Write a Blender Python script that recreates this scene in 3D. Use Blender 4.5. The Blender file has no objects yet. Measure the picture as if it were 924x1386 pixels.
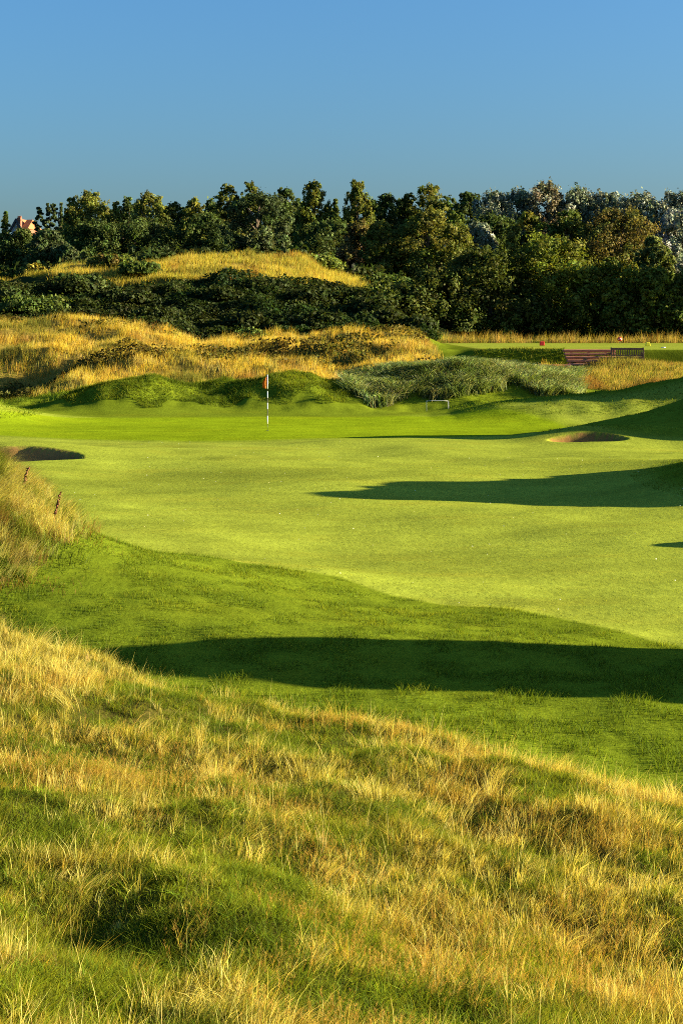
import bpy, bmesh, math, random
import numpy as np
from mathutils import Vector, Matrix

rng = np.random.default_rng(7)
random.seed(7)
scene = bpy.context.scene
COL = scene.collection
F = 2000.0          # focal length in photo pixels (924 x 1386 frame)
CX, HY, CZ = 462.0, 445.0, 4.1

# ------------------------------------------------------------------ helpers
def S(a, b, t):
    t = np.clip((t - a) / (b - a), 0, 1)
    return t * t * (3 - 2 * t)

def vn(x, y, seed=0):
    x = np.asarray(x, float); y = np.asarray(y, float)
    xi = np.floor(x).astype(np.int64); yi = np.floor(y).astype(np.int64)
    fx = x - xi; fy = y - yi
    fx = fx * fx * (3 - 2 * fx); fy = fy * fy * (3 - 2 * fy)
    def h(a, b):
        v = (a * 374761393 + b * 668265263 + seed * 1442695041) & 0xffffffff
        v = ((v ^ (v >> 13)) * 1274126177) & 0xffffffff
        return ((v ^ (v >> 16)) & 0xffff) / 32768.0 - 1
    a = h(xi, yi); b = h(xi + 1, yi); c = h(xi, yi + 1); d = h(xi + 1, yi + 1)
    return (a * (1 - fx) + b * fx) * (1 - fy) + (c * (1 - fx) + d * fx) * fy

def fbm(x, y, seed=0, octv=3):
    s = 0; a = 1; n = 0
    for o in range(octv):
        s = s + a * vn(x * 2 ** o, y * 2 ** o, seed + o * 17); n += a; a *= .5
    return s / n

def G(X, Y, cx, cy, sx, sy, h, p=2):
    return h * np.exp(-0.5 * ((np.abs(X - cx) / sx) ** p + (np.abs(Y - cy) / sy) ** p))

def tagged(o, label=None, cat=None, group=None, kind=None):
    if label: o['label'] = label
    if cat: o['category'] = cat
    if group: o['group'] = group
    if kind: o['kind'] = kind
    return o

def empty(name, loc, rz=0.0):
    o = bpy.data.objects.new(name, None)
    COL.objects.link(o); o.location = loc; o.rotation_euler = (0, 0, rz)
    o.empty_display_size = .3
    return o

def mesh_np(name, V, Q, mat, colr=None, parent=None, smooth=False):
    V = np.ascontiguousarray(V, np.float32); Q = np.ascontiguousarray(Q, np.int32)
    me = bpy.data.meshes.new(name)
    n, m = len(V), len(Q)
    me.vertices.add(n); me.vertices.foreach_set('co', V.ravel())
    me.loops.add(m * 4); me.loops.foreach_set('vertex_index', Q.ravel())
    me.polygons.add(m)
    me.polygons.foreach_set('loop_start', np.arange(0, 4 * m, 4, dtype=np.int32))
    if smooth:
        me.polygons.foreach_set('use_smooth', np.ones(m, bool))
    me.update(calc_edges=True)
    if colr is not None:
        c = np.ones((n, 4), np.float32); c[:, :3] = colr
        at = me.color_attributes.new('Col', 'FLOAT_COLOR', 'POINT')
        at.data.foreach_set('color', c.ravel())
    me.materials.append(mat)
    o = bpy.data.objects.new(name, me); COL.objects.link(o)
    if parent: o.parent = parent
    return o

def bm_obj(name, bm, mat, parent=None, smooth=False):
    me = bpy.data.meshes.new(name); bm.to_mesh(me); bm.free()
    mats = mat if isinstance(mat, (list, tuple)) else [mat]
    for m in mats: me.materials.append(m)
    if smooth:
        for p in me.polygons: p.use_smooth = True
    o = bpy.data.objects.new(name, me); COL.objects.link(o)
    if parent: o.parent = parent
    return o

def add_box(bm, c, s, rot=None, bevel=0.0, mi=0):
    r = bmesh.ops.create_cube(bm, size=1)
    vs = r['verts']
    bmesh.ops.scale(bm, vec=s, verts=vs)
    if bevel:
        es = list({e for v in vs for e in v.link_edges})
        rb = bmesh.ops.bevel(bm, geom=es, offset=bevel, segments=2, affect='EDGES', profile=.6)
        vs = list({v for f in rb['faces'] for v in f.verts} | {v for v in vs if v.is_valid})
    M = Matrix.Translation(c) @ (rot.to_4x4() if rot else Matrix.Identity(4))
    bmesh.ops.transform(bm, matrix=M, verts=vs)
    for f in {f for v in vs for f in v.link_faces}: f.material_index = mi

def add_tube(bm, pts, radii, seg=8, mi=0, caps=True):
    rings = []
    pts = [Vector(p) for p in pts]
    for i, p in enumerate(pts):
        d = (pts[min(i + 1, len(pts) - 1)] - pts[max(i - 1, 0)]).normalized()
        a = d.orthogonal().normalized() if i == 0 else (prev - d * prev.dot(d)).normalized()
        prev = a
        b = d.cross(a)
        rings.append([bm.verts.new(p + (a * math.cos(t) + b * math.sin(t)) * radii[i])
                      for t in [2 * math.pi * k / seg for k in range(seg)]])
    for i in range(len(rings) - 1):
        for k in range(seg):
            f = bm.faces.new((rings[i][k], rings[i][(k + 1) % seg], rings[i + 1][(k + 1) % seg], rings[i + 1][k]))
            f.material_index = mi; f.smooth = True
    if caps:
        f = bm.faces.new(rings[0][::-1]); f.material_index = mi
        f = bm.faces.new(rings[-1]); f.material_index = mi

# ------------------------------------------------------------------ materials
def new_mat(name):
    m = bpy.data.materials.new(name); m.use_nodes = True
    nt = m.node_tree; nt.nodes.clear()
    return m, nt, nt.nodes, nt.links

def leaf_material(name, trans=.35, rough=.5, gloss=.04, tint=(1.25, 1.15, .6)):
    m, nt, N, L = new_mat(name)
    out = N.new('ShaderNodeOutputMaterial')
    at = N.new('ShaderNodeAttribute'); at.attribute_name = 'Col'
    d = N.new('ShaderNodeBsdfDiffuse')
    t = N.new('ShaderNodeBsdfTranslucent')
    mul = N.new('ShaderNodeMix'); mul.data_type = 'RGBA'; mul.blend_type = 'MULTIPLY'
    mul.inputs[0].default_value = 1; mul.inputs[7].default_value = (*tint, 1)
    L.new(at.outputs['Color'], mul.inputs[6])
    L.new(at.outputs['Color'], d.inputs['Color']); L.new(mul.outputs[2], t.inputs['Color'])
    mx = N.new('ShaderNodeMixShader'); mx.inputs[0].default_value = trans
    L.new(d.outputs[0], mx.inputs[1]); L.new(t.outputs[0], mx.inputs[2])
    g = N.new('ShaderNodeBsdfGlossy'); g.inputs['Roughness'].default_value = rough
    mx2 = N.new('ShaderNodeMixShader'); mx2.inputs[0].default_value = gloss
    L.new(mx.outputs[0], mx2.inputs[1]); L.new(g.outputs[0], mx2.inputs[2])
    L.new(mx2.outputs[0], out.inputs[0])
    return m

def noise_mat(name, c1, c2, scale=8, rough=.7, bump=.2, stretch=(1, 1, 1), coord='Object', spec=.3):
    m, nt, N, L = new_mat(name)
    out = N.new('ShaderNodeOutputMaterial'); p = N.new('ShaderNodeBsdfPrincipled')
    tc = N.new('ShaderNodeTexCoord'); mp = N.new('ShaderNodeMapping'); mp.inputs['Scale'].default_value = stretch
    nz = N.new('ShaderNodeTexNoise'); nz.inputs['Scale'].default_value = scale; nz.inputs['Detail'].default_value = 6
    r = N.new('ShaderNodeValToRGB')
    r.color_ramp.elements[0].position = .3; r.color_ramp.elements[1].position = .7
    r.color_ramp.elements[0].color = (*c1, 1); r.color_ramp.elements[1].color = (*c2, 1)
    b = N.new('ShaderNodeBump'); b.inputs['Strength'].default_value = bump; b.inputs['Distance'].default_value = .02
    L.new(tc.outputs[coord], mp.inputs[0]); L.new(mp.outputs[0], nz.inputs[0])
    L.new(nz.outputs[0], r.inputs[0]); L.new(r.outputs[0], p.inputs['Base Color'])
    L.new(nz.outputs[0], b.inputs['Height']); L.new(b.outputs[0], p.inputs['Normal'])
    p.inputs['Roughness'].default_value = rough
    p.inputs['Specular IOR Level'].default_value = spec
    L.new(p.outputs[0], out.inputs[0])
    return m

M_GRASS = leaf_material('grass_blades', .45, .6, .004)
M_LEAF = leaf_material('tree_leaves', .3, .6, .006)
M_SILVER = leaf_material('silver_leaves', .2, .5, .02, (1.1, 1.1, .8))
M_BARK = noise_mat('bark', (.05, .035, .022), (.14, .1, .07), 6, .9, .6, (1, 1, .2))
M_SLEEPER = noise_mat('sleeper_wood', (.24, .085, .045), (.44, .19, .11), 5, .75, .4, (.4, 3, 3))
M_BENCH = noise_mat('bench_wood', (.12, .065, .035), (.25, .14, .08), 9, .7, .3, (1, 1, 1))
M_WHITE = noise_mat('white_paint', (.56, .56, .53), (.66, .66, .63), 10, .4, .05)
M_BLACK = noise_mat('black_paint', (.015, .015, .017), (.03, .03, .03), 10, .4, .05)
M_FLAG = noise_mat('orange_cloth', (.62, .19, .02), (.75, .27, .03), 14, .8, .2)
M_RED = noise_mat('red_paint', (.55, .02, .015), (.65, .035, .02), 10, .45, .05)
M_YELLOW = noise_mat('yellow_paint', (.75, .62, .02), (.8, .7, .04), 10, .45, .05)
M_BRICK = noise_mat('brick', (.16, .06, .035), (.25, .10, .055), 3, .85, .2)
M_TILE = noise_mat('roof_tile', (.27, .09, .03), (.36, .13, .05), 5, .8, .3, (1, 1, 4))
M_RENDER = noise_mat('pale_render', (.46, .51, .58), (.56, .61, .67), 2, .8, .1)
M_DARKTRIM = noise_mat('dark_trim', (.03, .03, .035), (.06, .06, .06), 3, .6, .1)
M_GLASS = noise_mat('window_glass', (.03, .04, .05), (.05, .06, .07), 1, .1, 0, spec=.6)
M_DOCK = noise_mat('dock_stalk', (.12, .05, .02), (.22, .09, .035), 30, .8, .3)
M_POST = noise_mat('pale_post', (.5, .33, .25), (.62, .44, .35), 10, .7, .2)

def terrain_material():
    m, nt, N, L = new_mat('links_turf')
    out = N.new('ShaderNodeOutputMaterial'); p = N.new('ShaderNodeBsdfPrincipled')
    at = N.new('ShaderNodeAttribute'); at.attribute_name = 'Col'
    ge = N.new('ShaderNodeNewGeometry')
    def noise(scale, detail, rough=.6, st=(1, 1, 1)):
        mp = N.new('ShaderNodeMapping'); mp.inputs['Scale'].default_value = st
        n = N.new('ShaderNodeTexNoise'); n.inputs['Scale'].default_value = scale
        n.inputs['Detail'].default_value = detail; n.inputs['Roughness'].default_value = rough
        L.new(ge.outputs['Position'], mp.inputs[0]); L.new(mp.outputs[0], n.inputs[0])
        return n
    fine = noise(9, 6, .75, (1, .6, 1))
    mid = noise(1.1, 4, .6, (.6, 1, 1))
    big = noise(.16, 3, .5, (.7, 1.3, 1))
    def ramp(src, lo, hi, a=.3, b=.7):
        r = N.new('ShaderNodeMapRange'); r.inputs[1].default_value = a; r.inputs[2].default_value = b
        r.inputs[3].default_value = lo; r.inputs[4].default_value = hi
        L.new(src.outputs[0], r.inputs[0]); return r
    f1 = ramp(fine, .8, 1.22); f2 = ramp(mid, .86, 1.14); f3 = ramp(big, .88, 1.12)
    a = N.new('ShaderNodeMath'); a.operation = 'MULTIPLY'
    b = N.new('ShaderNodeMath'); b.operation = 'MULTIPLY'
    L.new(f1.outputs[0], a.inputs[0]); L.new(f2.outputs[0], a.inputs[1])
    L.new(a.outputs[0], b.inputs[0]); L.new(f3.outputs[0], b.inputs[1])
    vm = N.new('ShaderNodeVectorMath'); vm.operation = 'SCALE'
    L.new(at.outputs['Color'], vm.inputs[0]); L.new(b.outputs[0], vm.inputs['Scale'])
    # dry, yellowish patches of turf
    dry = noise(.45, 5, .7, (.5, 1.4, 1))
    dr = ramp(dry, 0, .35, .52, .75)
    mx = N.new('ShaderNodeMix'); mx.data_type = 'RGBA'; mx.blend_type = 'MULTIPLY'
    mx.inputs[7].default_value = (1.45, 1.05, .9, 1)
    L.new(dr.outputs[0], mx.inputs[0]); L.new(vm.outputs[0], mx.inputs[6])
    L.new(mx.outputs[2], p.inputs['Base Color'])
    p.inputs['Roughness'].default_value = .85
    p.inputs['Specular IOR Level'].default_value = .0
    bp = N.new('ShaderNodeBump'); bp.inputs['Strength'].default_value = .4; bp.inputs['Distance'].default_value = .03
    L.new(fine.outputs[0], bp.inputs['Height'])
    bp2 = N.new('ShaderNodeBump'); bp2.inputs['Strength'].default_value = .3; bp2.inputs['Distance'].default_value = .12
    L.new(mid.outputs[0], bp2.inputs['Height']); L.new(bp2.outputs[0], bp.inputs['Normal'])
    L.new(bp.outputs[0], p.inputs['Normal'])
    L.new(p.outputs[0], out.inputs[0])
    return m
M_TURF = terrain_material()

# ------------------------------------------------------------------ the shape of the land
PXK = np.array([-400, 0, 130, 270, 390, 480, 560, 640, 760, 924, 1500], float)
YK = np.array([64, 72, 78, 82, 86, 92, 98, 104, 110, 118, 126, 134, 142, 150, 170, 200, 260, 600, 2600], float)
ZT = np.array([
 [0, .1, .5, 1.0, 2.1, 3.6, 4.3, 4.0, 3.9, 5.5, 7.2, 8.0, 8.5, 8.5, 8, 8, 8, 5, 0],
 [0, .1, .5, 1.0, 2.1, 3.6, 4.3, 4.0, 3.9, 5.5, 7.2, 8.0, 8.5, 8.5, 8, 8, 8, 5, 0],
 [0, .2, .9, 1.5, 2.4, 3.6, 4.25, 4.0, 3.9, 5.8, 7.5, 9.2, 10., 9.6, 9, 8, 8, 5, 0],
 [0, .2, .8, 1.4, 2.1, 2.7, 3.0, 3.0, 3.2, 5.5, 7.6, 9.6, 10.8, 10.3, 9, 8, 8, 5, 0],
 [0, .2, .8, 1.5, 2.3, 3.2, 3.6, 3.3, 3.3, 5.5, 7.5, 9.6, 10.9, 10.4, 9, 8, 8, 5, 0],
 [0, .2, .7, 1.5, 2.3, 3.2, 3.6, 3.3, 3.3, 5.0, 6.5, 7.8, 8.6, 8.6, 8.5, 8, 8, 5, 0],
 [0, .3, .9, 1.7, 2.4, 3.1, 3.4, 3.2, 3.1, 3.6, 4.2, 5.0, 6.0, 7.0, 8, 8, 8, 5, 0],
 [0, .3, 1.2, 1.8, 2.3, 2.8, 2.95, 2.95, 2.95, 3.0, 3.3, 4.0, 5.0, 6.5, 8, 8, 8, 5, 0],
 [0, .4, 1.6, 1.95, 2.3, 2.7, 2.95, 2.95, 2.95, 3.0, 3.3, 4.0, 5.0, 6.5, 8, 8, 8, 5, 0],
 [0, .5, 1.9, 2.15, 2.4, 2.7, 2.95, 2.95, 2.95, 3.0, 3.3, 4.0, 5.0, 6.5, 8, 8, 8, 5, 0],
 [0, .5, 1.9, 2.15, 2.4, 2.7, 2.95, 2.95, 2.95, 3.0, 3.3, 4.0, 5.0, 6.5, 8, 8, 8, 5, 0]])

def table(px, Y):
    out = np.zeros_like(Y)
    for dy in (-1.5, 0, 1.5):
        yy = np.clip(Y + dy, YK[0], YK[-1])
        iy = np.clip(np.searchsorted(YK, yy) - 1, 0, len(YK) - 2)
        ty = (yy - YK[iy]) / (YK[iy + 1] - YK[iy])
        pc = np.clip(px, PXK[0], PXK[-1])
        ix = np.clip(np.searchsorted(PXK, pc) - 1, 0, len(PXK) - 2)
        tx = (pc - PXK[ix]) / (PXK[ix + 1] - PXK[ix]); tx = tx * tx * (3 - 2 * tx)
        out += ((ZT[ix, iy] * (1 - ty) + ZT[ix, iy + 1] * ty) * (1 - tx)
                + (ZT[ix + 1, iy] * (1 - ty) + ZT[ix + 1, iy + 1] * ty) * tx)
    return out / 3

def ridge_R(X):                       # far edge of the near dune on which the camera stands
    Xc = np.clip(X, -5, 5)
    return 11.4 - .52 * Xc + .25 * vn(X * .9, X * 0 + 3.3, 5)

EX = np.array([-30, -9, -4, -2, 0, .8, 2.6, 3.5, 4.5, 8, 30])
EY = np.array([27, 26, 25, 24.6, 23.4, 22.4, 21.6, 20.5, 19.3, 17, 14])
def fair_edge(X): return np.interp(X, EX, EY) + .18 * vn(X * 1.3, X * 0 + 1.7, 9)

def bunker_d(X, Y, which):
    if which == 0:
        e = np.sqrt(((X + 10.5) / 2.6) ** 2 + ((Y - 45.8) / .85) ** 2)
    else:
        e = np.sqrt(((X - 8.7) / 1.3) ** 2 + ((Y - 52.45) / .52) ** 2)
    return 1 - e - .06 * vn(X * 2, Y * 2, 31)

def tee_mask(X, Y):
    return S(5.2, 8.2, X) * S(82.0, 82.35, Y) * (1 - S(118, 121, Y))

def H(X, Y):
    X = np.asarray(X, float); Y = np.asarray(Y, float)
    Yp = np.maximum(Y, 4.0)
    px = CX + F * X / Yp
    z = np.where(Y > 62, table(px, np.maximum(Y, 62)), 0.0)
    # near dune
    Xc = np.clip(X, -6, 6)
    p = 2.45 - .12 * Y - .1 * Xc + .03 * np.where(Xc < 0, Xc ** 2, 0)
    p = np.where(Y < 0, 2.45 - .1 * Xc, p)
    p = p + .14 * fbm(X * 1.5, Y * 1.5, 11, 3) * (.6 + .4 * S(5, 8, Y)) + .12 * vn(X * .4, Y * .4, 12) - G(X, Y, -1.5, 5.6, .9, .5, .15) * (1 + .5 * vn(X * 3, Y * 3, 13)) + G(X, Y, -.35, 5.7, .3, .5, .12) - G(X, Y, .75, 6.0, .5, .3, .16)
    R = ridge_R(X)
    w = 1 - S(-.8, 3.2, Y - R)
    z = z + np.maximum(p, 0) * w
    far = S(0, 3, Y - R)
    # undulations of the fairway and swales
    und = .14 * vn(X * .16 + 3, Y * .22, 21) + .08 * vn(X * .33, Y * .5, 22) + .02 * vn(X * .9, Y * 1.2, 23)
    on = far * (1 - S(60, 66, Y)) * (1 - .6 * S(52, 57, Y))
    z = z + und * on
    z = z + .035 * fbm(X * 1.3, Y * 1.3, 24, 2) * far * (1 - S(0, 2, Y - fair_edge(X)))
    # left mound with marram, and its spur
    z = z + G(X, Y, -6.3, 23.6, 1.25, 1.6, 1.45)
    z = z + .62 * S(1.4, -4.2, X) * np.exp(-.5 * ((Y - 23.0) / 1.9) ** 2) * (1 - .7 * S(-6, -9, X))
    z = z + .25 * S(3.6, -3, X) * G(X * 0, Y, 0, 19.6, 1, 1.7, 1)
    # dunes off to the right that throw the long shadows
    z = z + G(X, Y, 11.6, 17.35, 2.7, 1.4, 3.9, 2.4) * (1 + .16 * vn(X * .5, Y * 1.6, 26) + .08 * vn(X, Y * 4, 27))
    z = z + G(X, Y, 17.0, 37.4, 4.0, 3.9, 4.25, 2.0) * (1 + .10 * vn(X * .4, Y * .8, 37) + .07 * vn(X, Y * 2.2, 38))
    z = z + G(X, Y, 12.0, 27.8, 2.0, .7, 1.55)
    z = z + G(X, Y, 19.5, 54.2, 3.0, 1.6, 2.9)
    # mound by the right bunker
    zb = np.interp(X, [6.6, 8, 9.7, 11.3, 12.9, 17, 22, 40], [0, .2, .6, .85, 1.2, 2.9, 3.8, 3.8])
    z = z + zb * np.exp(-.5 * ((Y - 56.2) / 2.1) ** 2)
    z = z + G(X, Y, 8.7, 53.55, 1.6, .62, .40)
    # ridge behind the green on the right
    za = np.interp(X, [4.0, 5.0, 7, 9.5, 11.2, 12.8, 15.5, 20, 26, 45], [0, .1, .6, .85, .95, 1.15, 1.7, 4.0, 5.2, 5.2])
    z = z + za * np.exp(-.5 * ((Y - 67.5) / 2.0) ** 2)
    z = z + .16 * fbm(X * .55, Y * .6, 39, 3) * S(6.5, 9, X) * S(52.8, 54.5, Y) * (1 - S(71, 73, Y)) * (1 - .8 * np.exp(-.5 * ((Y - 61.5) / 1.8) ** 2))
    # mounds behind the green
    z = z + G(X, Y, -10.0, 72, 2.3, 1.9, 1.4, 2.2)
    z = z + G(X, Y, -2.4, 72.8, 2.1, 1.9, 1.4, 2.2)
    z = z + G(X, Y, -5.6, 73.4, 1.4, 1.6, .75)
    z = z + G(X, Y, 5.2, 74.8, 4.0, 2.0, 1.4, 2.6)
    hm = S(68.5, 70.5, Y) * (1 - S(76, 80, Y)) * (1 - S(6, 8, X))
    z = z + hm * (.38 * fbm(X * .45, Y * .5, 28, 3) + .12 * vn(X * 1.4, Y * 1.4, 29))
    z = z + G(X, Y, -16.2, 65, 1.9, 2.2, .9) - G(X, Y, -18.6, 83.5, 2.4, 3.4, 1.6)
    z = z + G(X, Y, -10.8, 47.3, 2.6, .95, .5)
    # dune roughness
    dn = S(76, 84, Y) * (1 - tee_mask(X, Y))
    z = z + dn * (.8 * fbm(X * .27, Y * .35, 41, 3) + .2 * vn(X * .8, Y * .8, 44)) * (1 - .6 * S(16, 26, X - Y * .0) * (Y < 120))
    # tee
    T = tee_mask(X, Y)
    z = z * (1 - T) + 2.95 * T
    # bunkers
    for k in (0, 1):
        d = bunker_d(X, Y, k)
        z = z - .75 * S(0, .22, d)
    return z

def at(px, py, Y): return Vector(((px - CX) / F * Y, Y, CZ - (py - HY) / F * Y))
def gx(px, Y): return (px - CX) / F * Y
def hz(X, Y): return float(H(np.array([X]), np.array([Y]))[0])

# turf colours (real turf colours; light and shade come from the sun and sky)
C_FAIR = np.array((.19, .225, .026)); C_GREEN = np.array((.145, .20, .006)); C_ROUGH = np.array((.105, .14, .009))
C_DRY = np.array((.055, .05, .012)); C_DUNE = np.array((.17, .125, .025)); C_SCRUB = np.array((.02, .028, .008))
C_FACE = np.array((.22, .13, .045)); C_SAND = np.array((.42, .34, .22))

def ground_colour(X, Y):
    X = np.asarray(X, float); Y = np.asarray(Y, float)
    px = CX + F * X / np.maximum(Y, 4)
    c = np.repeat(C_FAIR[None], len(X), 0)
    def mixin(c, col, w): return c * (1 - w[:, None]) + col[None] * w[:, None]
    # putting green
    e = np.sqrt(((X + 3.0) / 12.5) ** 2 + ((Y - 61.5) / 7.2) ** 2)
    c = mixin(c, C_ROUGH * 1.1, .55 * S(.97, 1.0, e) * (1 - S(1.05, 1.1, e)))
    c = c * (1 + .07 * vn(X * .05 + Y * .02, Y * .55, 35) + .05 * vn(X * .12, Y * 1.3, 36))[:, None]
    c = mixin(c, C_GREEN, 1 - S(.97, 1.02, e + .05 * vn(X * .3, Y * .3, 3)))
    # rough round the green and on the mounds
    c = mixin(c, C_ROUGH, S(66.6, 67.4, Y + .5 * vn(X * .3, Y * 0, 7)))
    zb = S(.12, .3, np.interp(X, [6.6, 8, 9.7, 11.3, 12.9, 17, 22, 40], [0, .2, .6, .85, 1.2, 2.4, 3, 3]) * np.exp(-.5 * ((Y - 56.2) / 2.1) ** 2))
    c = mixin(c, C_ROUGH * .9 + C_FAIR * .1, zb)
    zc = S(.25, .4, G(X, Y, 17.0, 37.4, 4.0, 3.9, 4.25))
    c = mixin(c, C_ROUGH, zc)
    fe = fair_edge(X)
    c = mixin(c, C_ROUGH, 1 - S(-.08, .08, Y - fe))
    c = mixin(c, C_DRY, 1 - S(-.3, .6, Y - ridge_R(X)))
    dn = S(77, 80, Y + .8 * vn(X * .4, Y * .4, 8))
    c = mixin(c, C_DUNE, dn)
    c = mixin(c, C_SCRUB, S(107, 110, Y))
    up = S(128, 133, Y) * (1 - S(147, 151, Y)) * S(60, 110, px) * (1 - S(480, 520, px))
    c = mixin(c, C_DUNE, up)
    T = tee_mask(X, Y)
    c = mixin(c, C_FAIR * .95, S(.97, .995, T)); c = mixin(c, C_ROUGH * .8, S(.02, .1, T) * (1 - S(.95, .99, T)))
    for k in (0, 1):
        d = bunker_d(X, Y, k)
        c = mixin(c, C_FACE, S(-.01, .03, d)); c = mixin(c, C_SAND, S(.24, .3, d))
    return c

# rows and columns of the one ground sheet
rows = [-14.0]
while rows[-1] < 2550:
    y = rows[-1]
    a = max(y, 3.0)
    st = .12 if y < 24 else .16 + (a - 24) * .004
    if y < 2: st = .6
    if 44.4 < y < 47.0 or 51.4 < y < 53.6: st = .05
    if 81.6 < y < 82.6: st = .06
    if y > 150: st = 2.5 + (y - 150) * .05
    rows.append(y + st)
rows = np.array(rows)
t = np.linspace(-1, 1, 461)
sc = t * (.32 + .68 * t * t)
YY = np.repeat(rows[:, None], len(sc), 1)
XX = sc[None, :] * (.95 * np.maximum(YY, 0) + 12)
ZZ = H(XX.ravel(), YY.ravel())
nr, nc = YY.shape
idx = np.arange(nr * nc).reshape(nr, nc)
Q = np.stack([idx[:-1, :-1], idx[:-1, 1:], idx[1:, 1:], idx[1:, :-1]], -1).reshape(-1, 4)
V = np.stack([XX.ravel(), YY.ravel(), ZZ], 1)
ground = mesh_np('ground', V, Q, M_TURF, ground_colour(XX.ravel(), YY.ravel()), smooth=True)
tagged(ground, 'rolling links ground with mown fairway, putting green, rough, bunkers and dunes', 'ground', kind='structure')

# ------------------------------------------------------------------ grass
class Blades:
    def __init__(self): self.V = []; self.Q = []; self.C = []; self.n = 0
    def add(self, P, L, W, face, lx, ly, c0, c1, seg=2, droop=0.0, pw=1.6, taper=.75):
        n = len(P)
        if n == 0: return
        L = np.broadcast_to(L, (n,)); W = np.broadcast_to(W, (n,))
        side = np.stack([np.cos(face), np.sin(face), np.zeros(n)], 1)
        c0 = np.broadcast_to(c0, (n, 3)); c1 = np.broadcast_to(c1, (n, 3))
        rowsV = []; rowsC = []
        for k in range(seg + 1):
            t = k / seg
            q = P.copy()
            q[:, 0] += lx * L * t ** pw; q[:, 1] += ly * L * t ** pw
            q[:, 2] += L * (t - droop * t ** 2.5)
            w = (W * (1 - taper * t) * (.12 if k == seg else 1) * .5)[:, None]
            rowsV += [q - side * w, q + side * w]
            c = c0 * (1 - t) + c1 * t
            rowsC += [c, c]
        m = 2 * (seg + 1)
        V = np.stack(rowsV, 1).reshape(-1, 3); C = np.stack(rowsC, 1).reshape(-1, 3)
        b = (np.arange(n) * m + self.n)[:, None]
        qs = []
        for k in range(seg):
            qs.append(np.stack([b + 2 * k, b + 2 * k + 1, b + 2 * k + 3, b + 2 * k + 2], -1)[:, 0])
        self.V.append(V); self.C.append(C); self.Q.append(np.concatenate(qs)); self.n += len(V)
    def build(self, name, label, cat='grass', mat=None):
        o = mesh_np(name, np.concatenate(self.V), np.concatenate(self.Q), mat or M_GRASS, np.concatenate(self.C))
        return tagged(o, label, cat, kind='stuff')

def U(a, b, n): return rng.uniform(a, b, n)
def jit(c, n, v=.25, hue=.08):
    c = np.array(c)[None] if np.ndim(c) == 1 else c
    return np.clip(c * (1 + rng.normal(0, v, (n, 1))) * (1 + rng.normal(0, hue, (n, 3))), .004, .9)

def scatter(n, y0, y1, u0=-.30, u1=.30, pad=.4):
    # even density over the ground between two depths
    Y = np.sqrt(rng.uniform(y0 * y0, y1 * y1, n))
    X = U(u0, u1, n) * Y + U(-pad, pad, n)
    return X, Y

STRAW = np.array((.42, .34, .05)); STRAW2 = np.array((.62, .53, .15)); OCHRE = np.array((.42, .26, .045))
GREENB = np.array((.10, .15, .010)); GREEND = np.array((.025, .04, .006)); LIME = np.array((.21, .235, .014))  # GREEND: blade roots, darkened to carry the shade between tufts

def dryness(X, Y):
    return fbm(X * 2.6, Y * 2.2, 51, 4) * 1.5 + .22 * vn(X * .7, Y * .55, 55) + .12 - .05 * S(7.0, 5.0, Y) + .3 * S(-2.0, .2, Y - ridge_R(X)) + .22 * S(0, -2.5, X) * S(6, 10, Y)

def near(n, y0, y1):       # more blades per square metre towards the viewer, where single blades show
    Y = np.where(rng.random(n) < .55, y0 * (y1 / y0) ** rng.random(n), np.sqrt(U(y0 * y0, y1 * y1, n)))
    X = np.where(rng.random(n) < .68, U(-.27, .27, n) * Y + U(-.2, .2, n), np.where(rng.random(n) < .5, -1, 1) * (.26 * Y + U(0, 1, n) * (.14 * Y + 1.6)))
    return X, Y

# --- near dune
bl = Blades()
X, Y = near(560000, 4.0, 15.0)
k = (Y < ridge_R(X) + .35); X, Y = X[k], Y[k]
d = dryness(X, Y)
hh = .5 + .5 * fbm(X * 2.2, Y * 2.2, 61, 2)
cl = S(-.25, .35, fbm(X * 3.1, Y * 3.1, 62, 2))
n = len(X)
P = np.stack([X, Y, H(X, Y) - .01], 1)
L = U(.028, .062, n) * (.6 + .6 * hh + .7 * cl)
mixd = S(-.1, .9, d + rng.normal(0, .32, n))[:, None]
lm = (S(-.35, .4, fbm(X * 2.4, Y * 2.4, 64, 2) + rng.normal(0, .25, n)) * .95)[:, None]
c1 = (jit(GREENB * 1.1, n) * (1 - lm) + jit(LIME * 1.35, n) * lm) * (1 - mixd) + jit(STRAW * .75, n) * mixd
bl.add(P, L, U(.0017, .0036, n), U(0, np.pi, n), rng.normal(.15, .45, n), rng.normal(0, .45, n), jit(GREEND, n), c1, 2, .15)
# tufts of straw
nt_ = 37000
TX, TY = near(nt_, 4.0, 15.0)
td = dryness(TX, TY)
k = (TY < ridge_R(TX) + .25) & (td > rng.uniform(-.42, 1.0, nt_)); TX, TY, td = TX[k], TY[k], td[k]
nb = 16
tn = len(TX)
tl = U(.04, .098, tn) * (1 + .9 * (rng.random(tn) < .08)) * (1 + .55 * S(8, 12, TY))
tcol = np.where((rng.random(tn) < .40)[:, None], STRAW2, STRAW)
oc = S(.0, .4, fbm(TX * 1.2, TY, 66, 2) + rng.normal(0, .15, tn))[:, None]
tcol = tcol * (1 - .75 * oc) + OCHRE * .75 * oc
tcol = jit(tcol, tn, .18, .05)
twx = .12 + .25 * vn(TX * .8, TY * .8, 67) + rng.normal(0, .22, tn); twy = rng.normal(0, .22, tn)
ii = np.repeat(np.arange(tn), nb); n = len(ii)
r = np.abs(rng.normal(0, .02, n)); a = U(0, 2 * np.pi, n)
X = TX[ii] + r * np.cos(a); Y = TY[ii] + r * np.sin(a)
P = np.stack([X, Y, H(X, Y) - .01], 1)
sp = U(.05, .5, n)
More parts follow.
